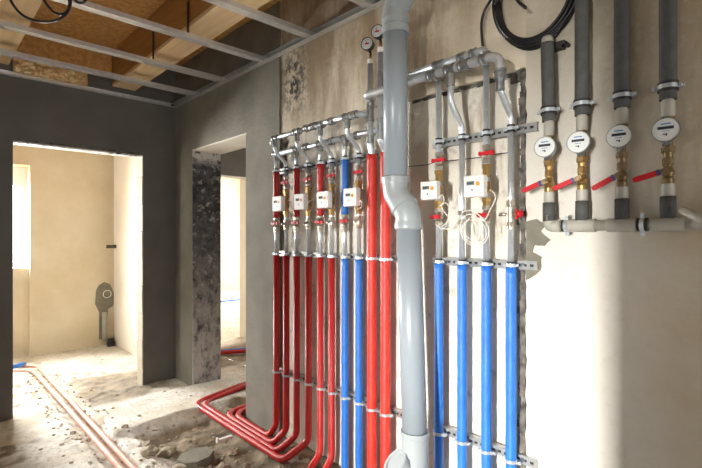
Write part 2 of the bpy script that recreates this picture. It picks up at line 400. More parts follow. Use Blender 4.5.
# window of the back room
win = MB()
a, bb = -.15, wx1
win.box((a, RY+.24, wz0), (a+.06, RY+.3, wz1)); win.box((bb-.06, RY+.24, wz0), (bb, RY+.3, wz1))
win.box((a+.06, RY+.24, wz0), (bb-.06, RY+.3, wz0+.06)); win.box((a+.06, RY+.24, wz1-.22), (bb-.06, RY+.3, wz1))
win.box(((a+bb)/2-.03, RY+.24, wz0+.06), ((a+bb)/2+.03, RY+.3, wz1-.22))
W1 = win.build('window_1', M['upvc'], **S)
gm = bpy.data.materials.new('window_glass'); gm.use_nodes = True
gn = gm.node_tree; gt_ = gn.nodes.new('ShaderNodeBsdfTransparent'); gg = gn.nodes.new('ShaderNodeBsdfGlossy'); gg.inputs['Roughness'].default_value = .03
gx = gn.nodes.new('ShaderNodeMixShader'); gx.inputs[0].default_value = .06
gn.links.new(gt_.outputs[0], gx.inputs[1]); gn.links.new(gg.outputs[0], gx.inputs[2]); gn.links.new(gx.outputs[0], gn.nodes['Material Output'].inputs[0])
MB().box((a+.06, RY+.265, wz0+.06), (bb-.06, RY+.272, wz1-.22)).build('glass', gm, W1)
# room behind the pipe wall and the bright room beyond it
B2 = 5.40
ox0, ox1, oz = 2.25, PY(247.5, 236, B2).x, HC + .78
g = MB()
g.box((2.06, B2, -.2), (ox0, B2+.15, ZD)); g.box((ox1, B2, -.2), (5.2, B2+.15, ZD)); g.box((ox0, B2, oz), (ox1, B2+.15, ZD))
g.build('wall_second', M['backwall'], **S)
t = MB(); t.box((ox0, B2-.004, oz-.02), (ox1, B2+.15, oz)); t.box((ox1-.03, B2-.004, -.1), (ox1+.0, B2+.155, oz-.02)); t.box((ox0-.0, B2-.004, -.1), (ox0+.02, B2+.155, oz-.02))
t.build('trim_10', M['paleplaster'], **S)
MB().box((5.2, -2.5, -.2), (5.3, B2+.15, ZD)).build('wall_right_far', M['beige'], **S)
MB().box((2.06, 10.4, -.2), (8, 10.5, ZD)).build('wall_end', M['beige'], **S)
MB().box((2.0, RY, -.2), (2.06, 10.4, ZD)).build('wall_end_left', M['beige'], **S)
# deck over everything
MB().box((-2.2, -2.5, ZD), (8.1, 10.6, ZD+.05)).build('ceiling', M['osb'], **S)

# floor: one uneven slab
def sm01(a, b, x):
    t = max(0, min(1, (x-a)/(b-a))); return t*t*(3-2*t)
def nz(x, y, s, k=0): return noise.noise(Vector((x*s, y*s, k*7.3)))
def boxmask(x, y, x0, x1, y0, y1, e):
    return sm01(x0-e, x0+e, x)*(1-sm01(x1-e, x1+e, x))*sm01(y0-e, y0+e, y)*(1-sm01(y1-e, y1+e, y))
def dirt_tone_mask(x, y):
    wx, wy = x + .12*nz(x, y, 3, 1) + .04*nz(x, y, 9, 5), y + .12*nz(x, y, 3, 2) + .04*nz(x, y, 9, 6)
    d = boxmask(wx, wy, 1.12, 2.1, 1.0, 3.36, .05)
    d = max(d, .8*boxmask(wx, wy, .99, 1.75, 4.08, 4.95, .08))  # browner patch at the back doorway
    d = max(d, .45*boxmask(wx, wy, 0.72, 1.02, 2.3, 5.2, .04)*sm01(-.15, .25, nz(x, y, 12, 3)))
    d = max(d, .9*boxmask(wx, wy, 2.2, 3.4, 4.4, 5.2, .12))
    d = max(d, .8*sm01(.22, .42, nz(x, y, 2.3, 8))*sm01(0, .3, nz(x, y, 14, 9)))
    if x > 2.1: d *= 1 - sm01(5.25, 5.5, y)
    return max(0, min(1, d))
def floor_z(x, y):
    z = .012*nz(x, y, 1.3) + .006*nz(x, y, 6, 1)
    d = dirt_tone_mask(x, y)
    z += d*(.022*nz(x, y, 7, 4) + .012*nz(x, y, 19, 4) + .008*nz(x, y, 40, 2))
    wx, wy = x + .05*nz(x, y, 6, 1), y + .05*nz(x, y, 6, 2)
    z += .035*boxmask(wx, wy, .98, 2.2, 3.38, 3.95, .012)        # mortar step
    z -= .055*boxmask(wx, wy, 1.1, 1.62, 2.0, 3.33, .06)         # dug out dirt
    z -= .03*boxmask(x, y, .82, .97, 1.5, 5.9, .02)              # groove of the two pipes
    z -= .06*(1-sm01(.3, 1.0, x))*sm01(3.2, 4.2, y)*(1-sm01(4.6, 5.6, y))
    return z
def grid(x0, x1, y0, y1, st):
    nx, ny = int(round((x1-x0)/st)), int(round((y1-y0)/st)); V = []; F = []
    for j in range(ny+1):
        for i in range(nx+1):
            x, y = x0 + i*(x1-x0)/nx, y0 + j*(y1-y0)/ny; V.append((x, y, floor_z(x, y)))
    for j in range(ny):
        for i in range(nx):
            k = j*(nx+1)+i; F.append((k, k+1, k+nx+2, k+nx+1))
    return V, F
mb = MB(); V1, F1 = grid(-.5, 2.5, 1.6, 6.3, .02); mb.add(V1, F1, 0, True)
V2, F2 = grid(2.5, 8.0, 1.6, 10.4, .08); mb.add(V2, F2, 0, True)
mb.add([(-2.5, -2.5, -.01), (8, -2.5, -.01), (8, 1.6, -.01), (-2.5, 1.6, -.01)], [(0,1,2,3)])
mb.add([(-6, 1.6, -.01), (-.5, 1.6, -.01), (-.5, 6.3, -.01), (-6, 6.3, -.01)], [(0,1,2,3)])
mb.add([(2, 6.3, -.02), (2.5, 6.3, -.02), (2.5, 10.4, -.02), (2, 10.4, -.02)], [(0,1,2,3)])
fm = mat('rough_concrete_floor', (0.72, 0.70, 0.64), 0.9, 0, (0.58, 0.555, 0.49), 5, 0.6, 35)
layer(fm, (0.22, 0.18, 0.12), (0, 0, 0), scale=18, thr=0.64, soft=0.04, amount=0.75)
layer(fm, (0.36, 0.325, 0.26), (4, 0, 2), scale=30, thr=0.56, soft=0.05, amount=0.6)
layer(fm, (0.45, 0.37, 0.24), (2, 5, 0), scale=3, thr=0.56, soft=0.08, amount=0.6)
nt = fm.node_tree; at = nt.nodes.new('ShaderNodeAttribute'); at.attribute_name = 'dirt'
dn = nt.nodes.new('ShaderNodeTexNoise'); dn.inputs['Scale'].default_value = 9; dn.inputs['Detail'].default_value = 8
dr = nt.nodes.new('ShaderNodeValToRGB'); dr.color_ramp.elements[0].color = (0.10, 0.076, 0.046, 1); dr.color_ramp.elements[1].color = (0.29, 0.23, 0.15, 1)
dr.color_ramp.elements[0].position = .35; dr.color_ramp.elements[1].position = .68
tcn = nt.nodes.new('ShaderNodeTexCoord'); nt.links.new(tcn.outputs['Object'], dn.inputs['Vector']); nt.links.new(dn.outputs['Fac'], dr.inputs[0])
mx = nt.nodes.new('ShaderNodeMix'); mx.data_type = 'RGBA'; bc = nt.nodes['Principled BSDF'].inputs['Base Color']
nt.links.new(bc.links[0].from_socket, mx.inputs[6]); nt.links.new(dr.outputs[0], mx.inputs[7]); nt.links.new(at.outputs['Fac'], mx.inputs[0]); nt.links.new(mx.outputs[2], bc)
fl = mb.build('floor', fm, **S)
att = fl.data.attributes.new('dirt', 'FLOAT', 'POINT')
att.data.foreach_set('value', [dirt_tone_mask(v.co.x, v.co.y) for v in fl.data.vertices])

# ------------------------------------------------------------------ ceiling: joists, channels, hangers
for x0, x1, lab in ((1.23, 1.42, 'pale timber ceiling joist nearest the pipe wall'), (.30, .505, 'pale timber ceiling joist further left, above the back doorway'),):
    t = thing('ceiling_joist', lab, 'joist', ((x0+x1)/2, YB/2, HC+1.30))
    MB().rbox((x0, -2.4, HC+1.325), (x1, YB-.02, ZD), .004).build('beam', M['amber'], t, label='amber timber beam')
    MB().rbox((x0, -2.4, HC+1.30), (x1, YB-.02, HC+1.326), .003).build('lower_face', M['wood'], t, label='pale lower face along the underside')  # underside in a paler colour than the sides
def channel(mb, a, b, w, h, up=True, t=.002):
    """open metal channel from a to b (horizontal), web at bottom"""
    a, b = Vector(a), Vector(b); d = (b-a).normalized(); n = Vector((-d.y, d.x, 0))
    def bar(o0, o1, z0, z1):
        vs = []
        for p in (a, b):
            for o, z in ((o0, z0), (o1, z0), (o1, z1), (o0, z1)): vs.append(p + n*o + Vector((0, 0, z)))
        mb.add(vs, [(0,1,2,3),(7,6,5,4),(0,4,5,1),(1,5,6,2),(2,6,7,3),(3,7,4,0)])
    bar(-w/2, w/2, 0, t); bar(-w/2, -w/2+t, t, h); bar(w/2-t, w/2, t, h)
    bar(-w/2+t, -w/2+.010, h-t, h); bar(w/2-.010, w/2-t, h-t, h)
    bar(-.006, .006, -.0015, 0)
    return mb
ORD = ['first', 'second', 'third', 'fourth', 'fifth', 'sixth']
for i, y in enumerate((3.86, 3.36, 2.78, 2.24, 1.72)):
    channel(MB(), (-.34, y, ZG), (XW-.004, y, ZG), .058, .028).build('ceiling_channel', M['chan'], label='galvanised ceiling channel, %s out from the back wall' % ORD[i], category='ceiling channel', group='galvanised ceiling channels')
def track(mb, lo, hi, axis):
    # U track fixed to a wall: back flange and bottom and top legs
    x0, y0, z0 = lo; x1, y1, z1 = hi; t = .002
    mb.box((x0, y0, z0), (x1, y1, z0+t)); mb.box((x0, y0, z1-t), (x1, y1, z1))
    if axis == 'y': mb.box((x1-t, y0, z0+t), (x1, y1, z1-t))
    else: mb.box((x0, y1-t, z0+t), (x1, y1, z1-t))
    return mb
track(MB(), (XW-.05, -.5, ZG-.004), (XW-.006, YB-.002, ZG+.03), 'y').build('wall_track', M['chan'], label='galvanised ceiling edge track along the top of the pipe wall', category='ceiling track')
track(MB(), (-.34, YB-.03, ZG-.004), (XW-.05, YB-.002, ZG+.03), 'x').build('wall_track', M['chan'], label='galvanised ceiling edge track along the top of the back wall', category='ceiling track')
hl = ['perforated hanger strip on the right joist, nearest the back wall', 'perforated hanger strip on the right joist, middle one', 'perforated hanger strip on the right joist, nearest the camera']
for y, lab in zip((3.36, 2.78, 2.24), hl):
    mb = MB(); mb.box((1.224, y-.014, ZG+.02), (1.2265, y+.014, HC+1.46)); 
    for k in range(8): mb.box((1.2235, y-.005, ZG+.05+k*.025), (1.2242, y+.005, ZG+.06+k*.025), 1)
    mb.build('hanger_strip', [M['iron'], M['slot']], label=lab, category='hanger', group='hanger strips of the ceiling grid')
# rim boards between the joists above the back wall
MB().box((.51, YB-.03, HC+1.38), (1.225, YB-.008, ZD)).build('trim_13', M['osb'], **S)
MB().box((-.35, YB-.03, HC+1.38), (.295, YB-.008, ZD)).build('trim_14', M['osb'], **S)
# wrinkled foil insulation by the back wall
mb = MB(); V = []; F = []; nx, nyy = 40, 14
for j in range(nyy+1):
    for i in range(nx+1):
        x = .53 + .50*i/nx; z = HC+1.25 + .15*j/nyy
        V.append((x, YB-.065 - .035*nz(x, z, 18) - .02*nz(x, z, 45, 2), z))
for j in range(nyy):
    for i in range(nx): k = j*(nx+1)+i; F.append((k, k+1, k+nx+2, k+nx+1))
n0 = len(V); mb.add(V, F, 0, False); mb.box((.53, YB-.03, HC+1.25), (1.03, YB-.006, HC+1.40))
mb.build('foil_insulation', M['foil'], label='crinkled golden foil insulation tucked between joists above the back wall', category='insulation')
# grey board strip between joists (seam)
MB().box((.505, 2.95, ZD-.004), (1.23, 2.975, ZD)).build('trim_11', M['darkgap'], **S)
# black cable loops hanging from ceiling, upper left
pts = [PX(u, v, x*.8) for u, v, x in ((4, -40, .40), (8, -8, .42), (14, 6, .45), (24, 16, .50), (38, 21, .56), (54, 21, .62), (65, 15, .66), (70, 6, .68), (71, -8, .69), (72, -40, .69))]
pts2 = [PX(u, v, x*.8) for u, v, x in ((36, -40, .57), (40, -8, .58), (46, 3, .60), (54, 12, .63), (63, 14, .66), (69, 8, .69), (69, -6, .69), (68, -40, .68))]
mb = MB(); mb.tube(spline(pts), .0065, 8); mb.tube(spline(pts2), .0065, 8)
pts3 = [PX(u, v, x*.8) for u, v, x in ((72, -6, .71), (76, 1, .72), (82, 3, .74), (86, -1, .75), (82, -5, .74))]
mb.tube(spline(pts3), .0065, 8)
mb.build('hanging_cable', M['cable'], label='black cable looping down between ceiling channels in the upper left', category='cable')

# ------------------------------------------------------------------ pipes
XP = 1.75                       # plane of the risers
K = XP / 1.70
Z = lambda zc: HC + zc*K
def clamp(p, r, parent, stud_to=None, rubber=True, name='pipe_clamp', d=(0,0,1), ear=Vector((0,1,0)), mt='steel'):
    p = Vector(p); mb = MB(); d = Vector(d)
    mb.ring(p, d, r, r+.004, .013, 20, 0)
    for s in (-1, 1):
        e = p + ear*s*(r+.010)
        q = MB(); 
        side = ear.cross(d).normalized()
        M4 = Matrix((( *ear, 0), (*side, 0), (*d, 0), (0,0,0,1))).transposed(); M4.translation = e
        mb.box((-.008, -.005, -.006), (.008, .005, .006), 0, M4)
        mb.cyl(e - side*.013, e + side*.013, .0045, 8, 0)
    if rubber: mb.ring(p, d, r-.001, r+.0028, .030, 20, 1)
    if stud_to is not None: mb.cyl(p + (Vector(stud_to)-p).normalized()*r, stud_to, .005, 8, 0)
    return mb.build(name, [M[mt], M['rubber']], parent)
def nut(mb, p, r, h, mi=0): mb.lathe(p, (0,0,1), [(-h/2, .4*r), (-h/2, r*.9), (-h/2+.002, r), (h/2-.002, r), (h/2, r*.9), (h/2, .4*r)], 6, mi)
def valve(p, parent, mt, hmat, kind, hdir=None, hl=.033):
    """ball valve on a vertical pipe: body with hex ends, stem, handle"""
    p = Vector(p); mb = MB()
    mb.lathe(p, (0,0,1), [(-.040, .008), (-.040, .016), (-.022, .016), (-.016, .013), (-.010, .017), (0, .020), (.010, .017), (.016, .013), (.022, .016), (.040, .016), (.040, .008)], 14)
    nut(mb, p + Vector((0,0,.031)), .0195, .016); nut(mb, p - Vector((0,0,.031)), .0195, .016)
    sd_ = Vector((-.86, -.5, 0)); mb.cyl(p, p + sd_*.026, .007, 10)
    v = mb.build('ball_valve', M[mt], parent)
    h = MB(); c = p + Vector((-.86, -.5, 0))*.028
    if kind == 'butterfly':
        for s in (-1, 1):
            pr = [(.006, .008), (.020, .008), (.030, .011), (.036, .007), (.036, -.005), (.030, -.009), (.020, -.006), (.006, -.006)]
            vs = [c + Vector((dx, s*a, b)) for dx in (-.004, .004) for a, b in pr]; n = len(pr)
            h.add(vs, [list(range(n)), list(range(n, 2*n))] + [[i, (i+1) % n, n+(i+1) % n, n+i] for i in range(n)])
        h.cyl(c - Vector((.007,0,0)), c + Vector((.006,0,0)), .0095, 10)
    else:
        d = Vector(hdir).normalized(); w = Vector((1,0,0)).cross(d).normalized()
        pr = [(-.008, .009), (.012, .008), (.025, .0075), (hl, .010), (hl+.012, .006), (hl+.012, -.006), (hl, -.010), (.025, -.0075), (.012, -.008), (-.008, -.009)]
        vs = [c + Vector((dx, 0, 0)) + d*a + w*b for dx in (-.004, .004) for a, b in pr]; n = len(pr)
        h.add(vs, [list(range(n)), list(range(n, 2*n))] + [[i, (i+1) % n, n+(i+1) % n, n+i] for i in range(n)])
        h.cyl(c - Vector((.006,0,0)), c + Vector((.006,0,0)), .008, 8)
    h.build('valve_handle', M[hmat], v)
    return v
def sleeve(parent, pts, r, m):
    mb = MB(); P = [Vector(p) for p in pts]; out = []
    for a, b in zip(P[:-1], P[1:]):
        k = max(1, int((b-a).length/.03))
        out += [a.lerp(b, i/k) for i in range(k)]
    out.append(P[-1]); mb.tube(out, [r*(1+.025*nz(p.z*3+p.y, p.x, 9, int(r*999)+i % 2)) for i, p in enumerate(out)], 16)
    return mb.build('foam_sleeve', M[m], parent)
def steel(parent, pts, r=.0125, name='steel_pipe', m='steel'): return MB().tube(pts, r, 14).build(name, M[m], parent)
def flowset(parent, x, y, hm1, hm2, low_handle=None, lm='nickel'):
    """valve, brass unions, flow sensor, lower valve of a metered pipe"""
    valve((x, y, Z(.335)), parent, 'nickel', hm1, 'butterfly')
    mb = MB()
    mb.lathe((x, y, Z(.10)), (0,0,1), [(.02,.009),(.02,.0128),(.19,.0128),(.19,.009)], 12)
    nut(mb, (x, y, Z(.285)), .022, .018); nut(mb, (x, y, Z(.265)), .017, .03); nut(mb, (x, y, Z(.245)), .021, .012)
    mb.lathe((x, y, Z(.155)), (0,0,1), [(.02,.012),(.02,.019),(.07,.019),(.07,.012)], 14)
    nut(mb, (x, y, Z(.148)), .021, .018); nut(mb, (x, y, Z(.130)), .016, .026); mb.cyl((x, y, Z(.2)), (x-.045, y, Z(.2)), .016, 12)
    mb.build('brass_fitting', M['brass'], parent)
    if low_handle: valve((x, y, Z(.085)), parent, lm, hm2, 'lever', low_handle)
    else:
        mb = MB(); nut(mb, (x, y, Z(.095)), .018, .02); mb.lathe((x,y,Z(.05)), (0,0,1), [(0,.012),(0,.016),(.012,.019),(.03,.019),(.045,.014)], 14); nut(mb, (x, y, Z(.048)), .017, .016)
        mb.cyl((x, y, Z(.075)), (x-.03, y+.012, Z(.075)), .006, 8); mb.build('union_nut', M[lm], parent)

def rail(mb, y0, y1, z, x0=1.786):
    mb.box((x0, y0, z-.018), (x0+.003, y1, z+.018)); mb.box((x0+.003, y0, z-.018), (x0+.028, y1, z-.015)); mb.box((x0+.003, y0, z+.015), (x0+.028, y1, z+.018))
    y = y0 + .015
    while y < y1 - .02:
        mb.box((x0-.0006, y, z-.005), (x0, y+.014, z+.005), 1); y += .028
    return mb
def mkrail(y0, y1, zc, lab):
    t = thing('mounting_rail', lab, 'mounting rail', (1.80, (y0+y1)/2, Z(zc)-.018), 'mounting rails behind the pipes')
    rail(MB(), y0, y1, Z(zc)).build('slotted_channel', [M['rail'], M['slot']], t)
    n = 3 if y1-y0 > .8 else 2
    mb = MB()
    for k in range(n):
        y = y0 + .06 + (y1-y0-.12)*k/(n-1); mb.cyl((1.79, y, Z(zc)), (1.832, y, Z(zc)), .006, 8); mb.cyl((1.779, y, Z(zc)), (1.786, y, Z(zc)), .010, 6); mb.next()
    mb.build('anchor_bolt', M['zinc'], t)
LY0, LY1 = 1.50, 2.605
RY0, RY1 = .820, 1.33
mkrail(LY0, LY1, .423, 'slotted rail at the top of the left pipe group')
mkrail(LY0, LY1, -.115, 'slotted rail across the middle of the left pipe group')
mkrail(LY0, LY1, -.882, 'slotted rail near the floor behind the red pipes')
mkrail(RY0, RY1, .423, 'slotted rail above the right group of blue pipes')
mkrail(RY0, RY1, -.115, 'slotted rail where the right blue sleeves begin')
mkrail(RY0, RY1, -.882, 'slotted rail near the floor behind the right blue pipes')

# --- left group
LU = (276.4, 286.3, 296.6, 308.5, 320.5, 331.8, 345, 359)
LYS = [Y(u, XP) for u in LU]
WHO = ['leftmost', 'second', 'third', 'fourth', 'fifth', 'sixth']
def floor_end(i, y):
    """polyline of the sleeve of pipe i from the middle rail down and along the floor"""
    top = (XP, y, Z(-.125)); run = 1.728 - .042*i; zz = .005
    pts = [top, (XP, y, .10), (run, y+.06, zz)]
    if i < 2: pts += [(run, 3.13 + .05*i, zz+.015), (2.35, 3.17 + .05*i, zz+.02)]
    else: pts += [(run, 3.47 + .055*(i-2), zz+.02), (2.05, 3.55 + .05*(i-2), zz+.045), (2.9, 3.67+.05*(i-2), zz+.03)]
    return fillet(pts, [0, .07, .08, .13, .3, 0], 8)
for i, y in enumerate(LYS):
    odd = i % 2 == 0                      # straight insulated upper sleeve
    red = i < 6
    colr = 'red' if red else 'blue'
    if i < 6:
        lab = '%s red pipe from the left, %s' % (WHO[i], 'red sleeve also above its valve' if odd else 'bare steel behind a meter box')
    elif i == 6: lab = 'left blue pipe between the red pipes, blue sleeve also above its valve'
    else: lab = 'second blue pipe, brass fittings behind a meter box, left of thick red pipes'
    t = thing('heating_pipe', lab, 'pipe', (XP, y, 0), 'pipes of the left group')
    if odd:
        sleeve(t, [(XP, y, Z(.415)), (XP, y, Z(.118))], .0205, colr)
        steel(t, [(XP, y, Z(.535)), (XP, y, Z(.41))], .012)
        valve((XP, y, Z(.08)), t, 'nickel', 'lever', 'butterfly')
        mb = MB(); nut(mb, (XP, y, Z(.03)), .018, .018); mb.next(); nut(mb, (XP, y, Z(.50)), .017, .016); mb.next(); nut(mb, (XP, y, Z(.43)), .016, .014); mb.build('union_nut', M['nickel'], t)
        steel(t, [(XP, y, Z(.12)), (XP, y, Z(-.13))], .0125)
    else:
        steel(t, [(XP, y, Z(.43)), (XP, y, Z(-.13))], .0120)
        flowset(t, XP, y, 'lever', 'lever', None, 'nickel')
    if i < 4:
        mb = MB(); P = floor_end(i, y); mb.tube(P, [.021*(1+.02*nz(p.z*3+p.y*2, p.x, 9, i)) for p in P], 14); mb.build('foam_sleeve', M[colr], t)
    elif i < 6:
        P = fillet([(XP, y, Z(-.125)), (XP, y, .07), (XP-.08, y-.01, .01), (1.25, y-.40, .005)], [0, .07, .05, 0], 8)
        mb = MB(); mb.tube(P, .0195, 14); mb.build('foam_sleeve', M[colr], t)
    else:
        sleeve(t, [(XP, y, Z(-.125)), (XP, y, .0)], .0205, colr)
    for zc, r in ((.423, .0215 if odd and False else .013), (-.115, .0135), (-.882, .0205)):
        clamp((XP, y, Z(zc)), r if zc != .423 or not odd else .0125, t, (1.786, y, Z(zc)), rubber=(zc > 0))
# --- thick red risers
for i, (u, lab) in enumerate(((372, 'left of the two thick red pipes, beside the blue pipes'), (385.5, 'right of the two thick red pipes, beside the grey drain pipe'))):
    x = 1.74; y = Y(u, x)
    t = thing('heating_pipe', lab, 'pipe', (x, y, 0), 'thick red risers')
    sleeve(t, [(x, y, Z(.415)), (x, y, .0)], .0265, 'bigred')
    xt = x - (.012 if i == 0 else .036)
    top = .875 if i == 0 else .90
    steel(t, fillet([(x, y, Z(.40)), (x, y, Z(.425)), (xt, y, Z(.47)), (xt, y, Z(top))], .03), .0165)
    mb = MB()
    for zc in ((.62, .70) if i == 0 else (.54, .765)):
        mb.lathe((xt, y, Z(zc)), (0,0,1), [(-.04,.016),(-.04,.0215),(-.028,.0215),(-.026,.019),(.026,.019),(.028,.0215),(.04,.0215),(.04,.016)], 16); mb.next()
    mb.lathe((xt, y, Z(.49)), (0,0,1), [(-.02,.016),(-.02,.021),(.02,.021),(.02,.016)], 16)
    mb.build('press_fitting', M['zinc'], t)
    for zc in (-.115, -.882): clamp((x, y, Z(zc)), .027, t, (1.786, y, Z(zc)), rubber=False)
    # gauge on top
    gz = top
    gt = thing('pressure_gauge', ('left' if i == 0 else 'right') + ' round white dial gauge on top of the steel risers', 'gauge', (xt, y, Z(gz)), 'dial gauges on the risers')
    mb = MB(); nut(mb, (xt, y, Z(gz+.012)), .017, .026); mb.build('white_nut', M['white'], gt, label='white plastic nut')
    mb = MB(); mb.cyl((xt, y, Z(gz+.02)), (xt, y, Z(gz+.055)), .008, 10); mb.build('stem', M['darkbrass'], gt)
    c = Vector((xt-.02, y, Z(gz+.095))); fd = Vector((-.92, -.40, 0)).normalized()
    mb = MB(); mb.lathe(c - fd*.0, fd, [(-.02, .0), (-.02, .031), (.014, .0335), (.014, .030), (.010, .030)], 28); mb.cyl(c, c + Vector((.02, 0, -.04)), .007, 8); mb.build('gauge_case', M['cable'], gt)
    f = MB(); f.lathe(c, fd, [(.011, .030), (.012, .0)], 28)
    face = f.build('gauge_face', M['dial'], gt)
    side = fd.cross(Vector((0,0,1))).normalized()
    def gp(a, b): return c + fd*.0135 + side*a + Vector((0,0,b))
    mb = MB(); mb.add([gp(-.012,-.004), gp(.012,-.004), gp(.012,.004), gp(-.012,.004)], [(0,1,2,3)]); mb.build('dial_mark', M['lever'], face)
    mb = MB(); mb.add([gp(-.001,-.004), gp(.001,-.004), gp(.006,.018), gp(.004,.019)], [(0,1,2,3)])
    for k in range(9):
        a = math.radians(-40 + 260*k/8); ca, sa_ = math.cos(a), math.sin(a)
        mb.add([gp(ca*.019-sa_*.0008, sa_*.019+ca*.0008), gp(ca*.019+sa_*.0008, sa_*.019-ca*.0008), gp(ca*.024+sa_*.0008, sa_*.024-ca*.0008), gp(ca*.024-sa_*.0008, sa_*.024+ca*.0008)], [(0,1,2,3)])
    mb.build('needle', M['ink'], face)

# --- headers of the left group
XH = 1.6625
yr1 = Y(372, 1.74); yr2 = Y(385.5, 1.74)
ya = [LYS[k] for k in (1, 3, 5, 7)]; yb = [LYS[k] for k in (0, 2, 4, 6)]
def tee(mb, p, r, d=(0,1,0), L=.05):
    if mb.v: mb.next()
    mb.lathe(p, d, [(-L/2, r*.8), (-L/2, r+.006), (-L/2+.010, r+.006), (-L/2+.012, r+.003), (L/2-.012, r+.003), (L/2-.010, r+.006), (L/2, r+.006), (L/2, r*.8)], 16)
t = thing('header_pipe', 'front steel header with bent droppers across the left pipe group', 'header pipe', (XH, (ya[0]+ya[3])/2, Z(.60)))
pts = fillet([(1.74, yr1, Z(.62)), (XH, yr1+.05, Z(.617)), (XH, ya[3], Z(.617)), (XH, ya[2]+.02, Z(.617))], .03)
mb = MB(); mb.tube(pts, .0175, 14); mb.tube([(XH, ya[2], Z(.616)), (XH, ya[1]-.12, Z(.612))], .0165, 14); mb.tube([(XH, ya[1]-.13, Z(.611)), (XH, ya[0]+.01, Z(.607))], .0125, 14)
mb.tube(fillet([(XH, ya[0]+.0, Z(.607)), (XH, ya[0]+.03, Z(.606)), (XH, ya[0]+.035, Z(.57))], .02), .0125, 12)
mb.build('header_tube', M['steel'], t)
mb = MB()
for k, y in enumerate(ya):
    tee(mb, (XH, y, Z(.607+.003*k)), .0165 if k else .0125); mb.lathe((XH, y, Z(.60)), (0,0,-1), [(0,.012),(0,.0165),(.045,.0165),(.047,.012)], 14)
for y in (ya[3]-.06, ya[2]-.1, ya[2]+.06, ya[1]-.1): tee(mb, (XH, y, Z(.615)), .0165, L=.03)
mb.build('press_fitting', M['zinc'], t)
for k, y in enumerate(ya):
    steel(t, fillet([(XH, y, Z(.60)), (XH, y, Z(.53)), (XP, y, Z(.455)), (XP, y, Z(.425))], .06), .0112, 'dropper')
t = thing('header_pipe', 'rear lower steel header with straight drops to the sleeved left pipes', 'header pipe', (XP, (yb[0]+yb[3])/2, Z(.52)))
steel(t, [(XP, yr2+.03, Z(.538)), (XP, yb[0]+.0, Z(.532))], .0165, 'header_tube')
mb = MB()
for k, y in enumerate(yb): tee(mb, (XP, y, Z(.535)), .0165); mb.lathe((XP, y, Z(.53)), (0,0,-1), [(0,.012),(0,.0165),(.04,.0165),(.042,.012)], 14)
for y in (yb[3]-.1, yb[2]-.1, yb[1]-.1): tee(mb, (XP, y, Z(.535)), .0165, L=.03)
mb.build('press_fitting', M['zinc'], t)

# --- right group
RU = (438.8, 462, 486.3, 511)
RYS = [Y(u, XP) for u in RU]
RW = ['blue sleeved pipe with meter box right of the drain pipe, leftmost of four', 'plain steel and blue sleeved pipe, second of the right four', 'blue sleeved pipe with meter box, third of the right four', 'blue sleeved pipe with red capped valve, rightmost of the right four']
for i, y in enumerate(RYS):
    t = thing('water_pipe', RW[i], 'pipe', (XP, y, 0), 'pipes of the right group')
    sleeve(t, [(XP, y, Z(-.122)), (XP, y, .0)], .0215, 'blue')
    top = .76 if i in (0, 2) else .425
    steel(t, [(XP, y, Z(top)), (XP, y, Z(-.13))], .0128)
    if i in (0, 2):
        flowset(t, XP, y, 'lever', 'lever', (0, 1, 0.0) if i == 0 else (0, 1, .03))
    elif i == 1:
        mb = MB()
        for zc in (.10, .06): nut(mb, (XP, y, Z(zc)), .018, .02); mb.next()
        mb.build('union_nut', M['nickel'], t)
    else:
        mb = MB(); mb.lathe((XP, y, Z(.085)), (0,0,1), [(-.06,.012),(-.06,.017),(-.035,.017),(-.03,.0185),(.03,.0185),(.035,.017),(.06,.017),(.06,.012)], 14)
        nut(mb, (XP, y, Z(.045)), .019, .016); nut(mb, (XP, y, Z(.13)), .019, .016)
        mb.cyl((XP, y, Z(.085)), (XP-.02, y+.045, Z(.085)), .007, 10); mb.cyl((XP, y, Z(.085)), (XP-.01, y-.035, Z(.085)), .008, 10)
        vv = mb.build('ball_valve', M['nickel'], t)
        mb = MB(); mb.cyl((XP-.012, y-.034, Z(.085)), (XP-.018, y-.052, Z(.085)), .013, 12); mb.ball((XP-.012, y-.03, Z(.1)), .006); mb.ball((XP-.012, y-.03, Z(.07)), .006)
        mb.build('red_cap', M['lever'], vv)
    for zc, r in ((.423, .0132), (-.115, .0132), (-.882, .0215)):
        clamp((XP, y, Z(zc)), r, t, (1.786, y, Z(zc)), rubber=(zc != -.882))
t = thing('header_pipe', 'front steel header over the right pipes ending in a wide bend', 'header pipe', (XH, (RYS[1]+RYS[3])/2, Z(.67)))
yE = RYS[3]
pts = fillet([(1.74, yr1, Z(.697)), (XH, yr1-.03, Z(.697)), (XH, yE+.0, Z(.692)), (XH, yE, Z(.60))], [0, .04, .05, 0], 8)
mb = MB(); mb.tube(pts, .0185, 16); mb.build('header_tube', M['steel'], t)
mb = MB(); 
for y in (RYS[1], RYS[2]+.05, RYS[0]-.03): tee(mb, (XH, y, Z(.693)), .0185)
tee(mb, (XH, yE+.07, Z(.692)), .0185, L=.03); tee(mb, (XH, yE, Z(.615)), .0185, (0,0,1), .04)
mb.next(); mb.lathe((XH, RYS[1], Z(.68)), (0,0,-1), [(0,.013),(0,.018),(.06,.018),(.062,.012)], 14)
mb.next(); mb.lathe((XH, yE, Z(.60)), (0,0,-1), [(0,.013),(0,.017),(.05,.017),(.052,.012)], 14)
mb.build('press_fitting', M['zinc'], t)
for y, z0 in ((RYS[1], .66), (yE, .59)):
    steel(t, fillet([(XH, y, Z(z0)), (XH, y, Z(.555)), (XP, y, Z(.47)), (XP, y, Z(.42))], .09), .0128, 'dropper')
t = thing('header_pipe', 'rear upper steel header close to the wall over the right blue pipes', 'header pipe', (XP, (yr2+RYS[2])/2, Z(.75)))
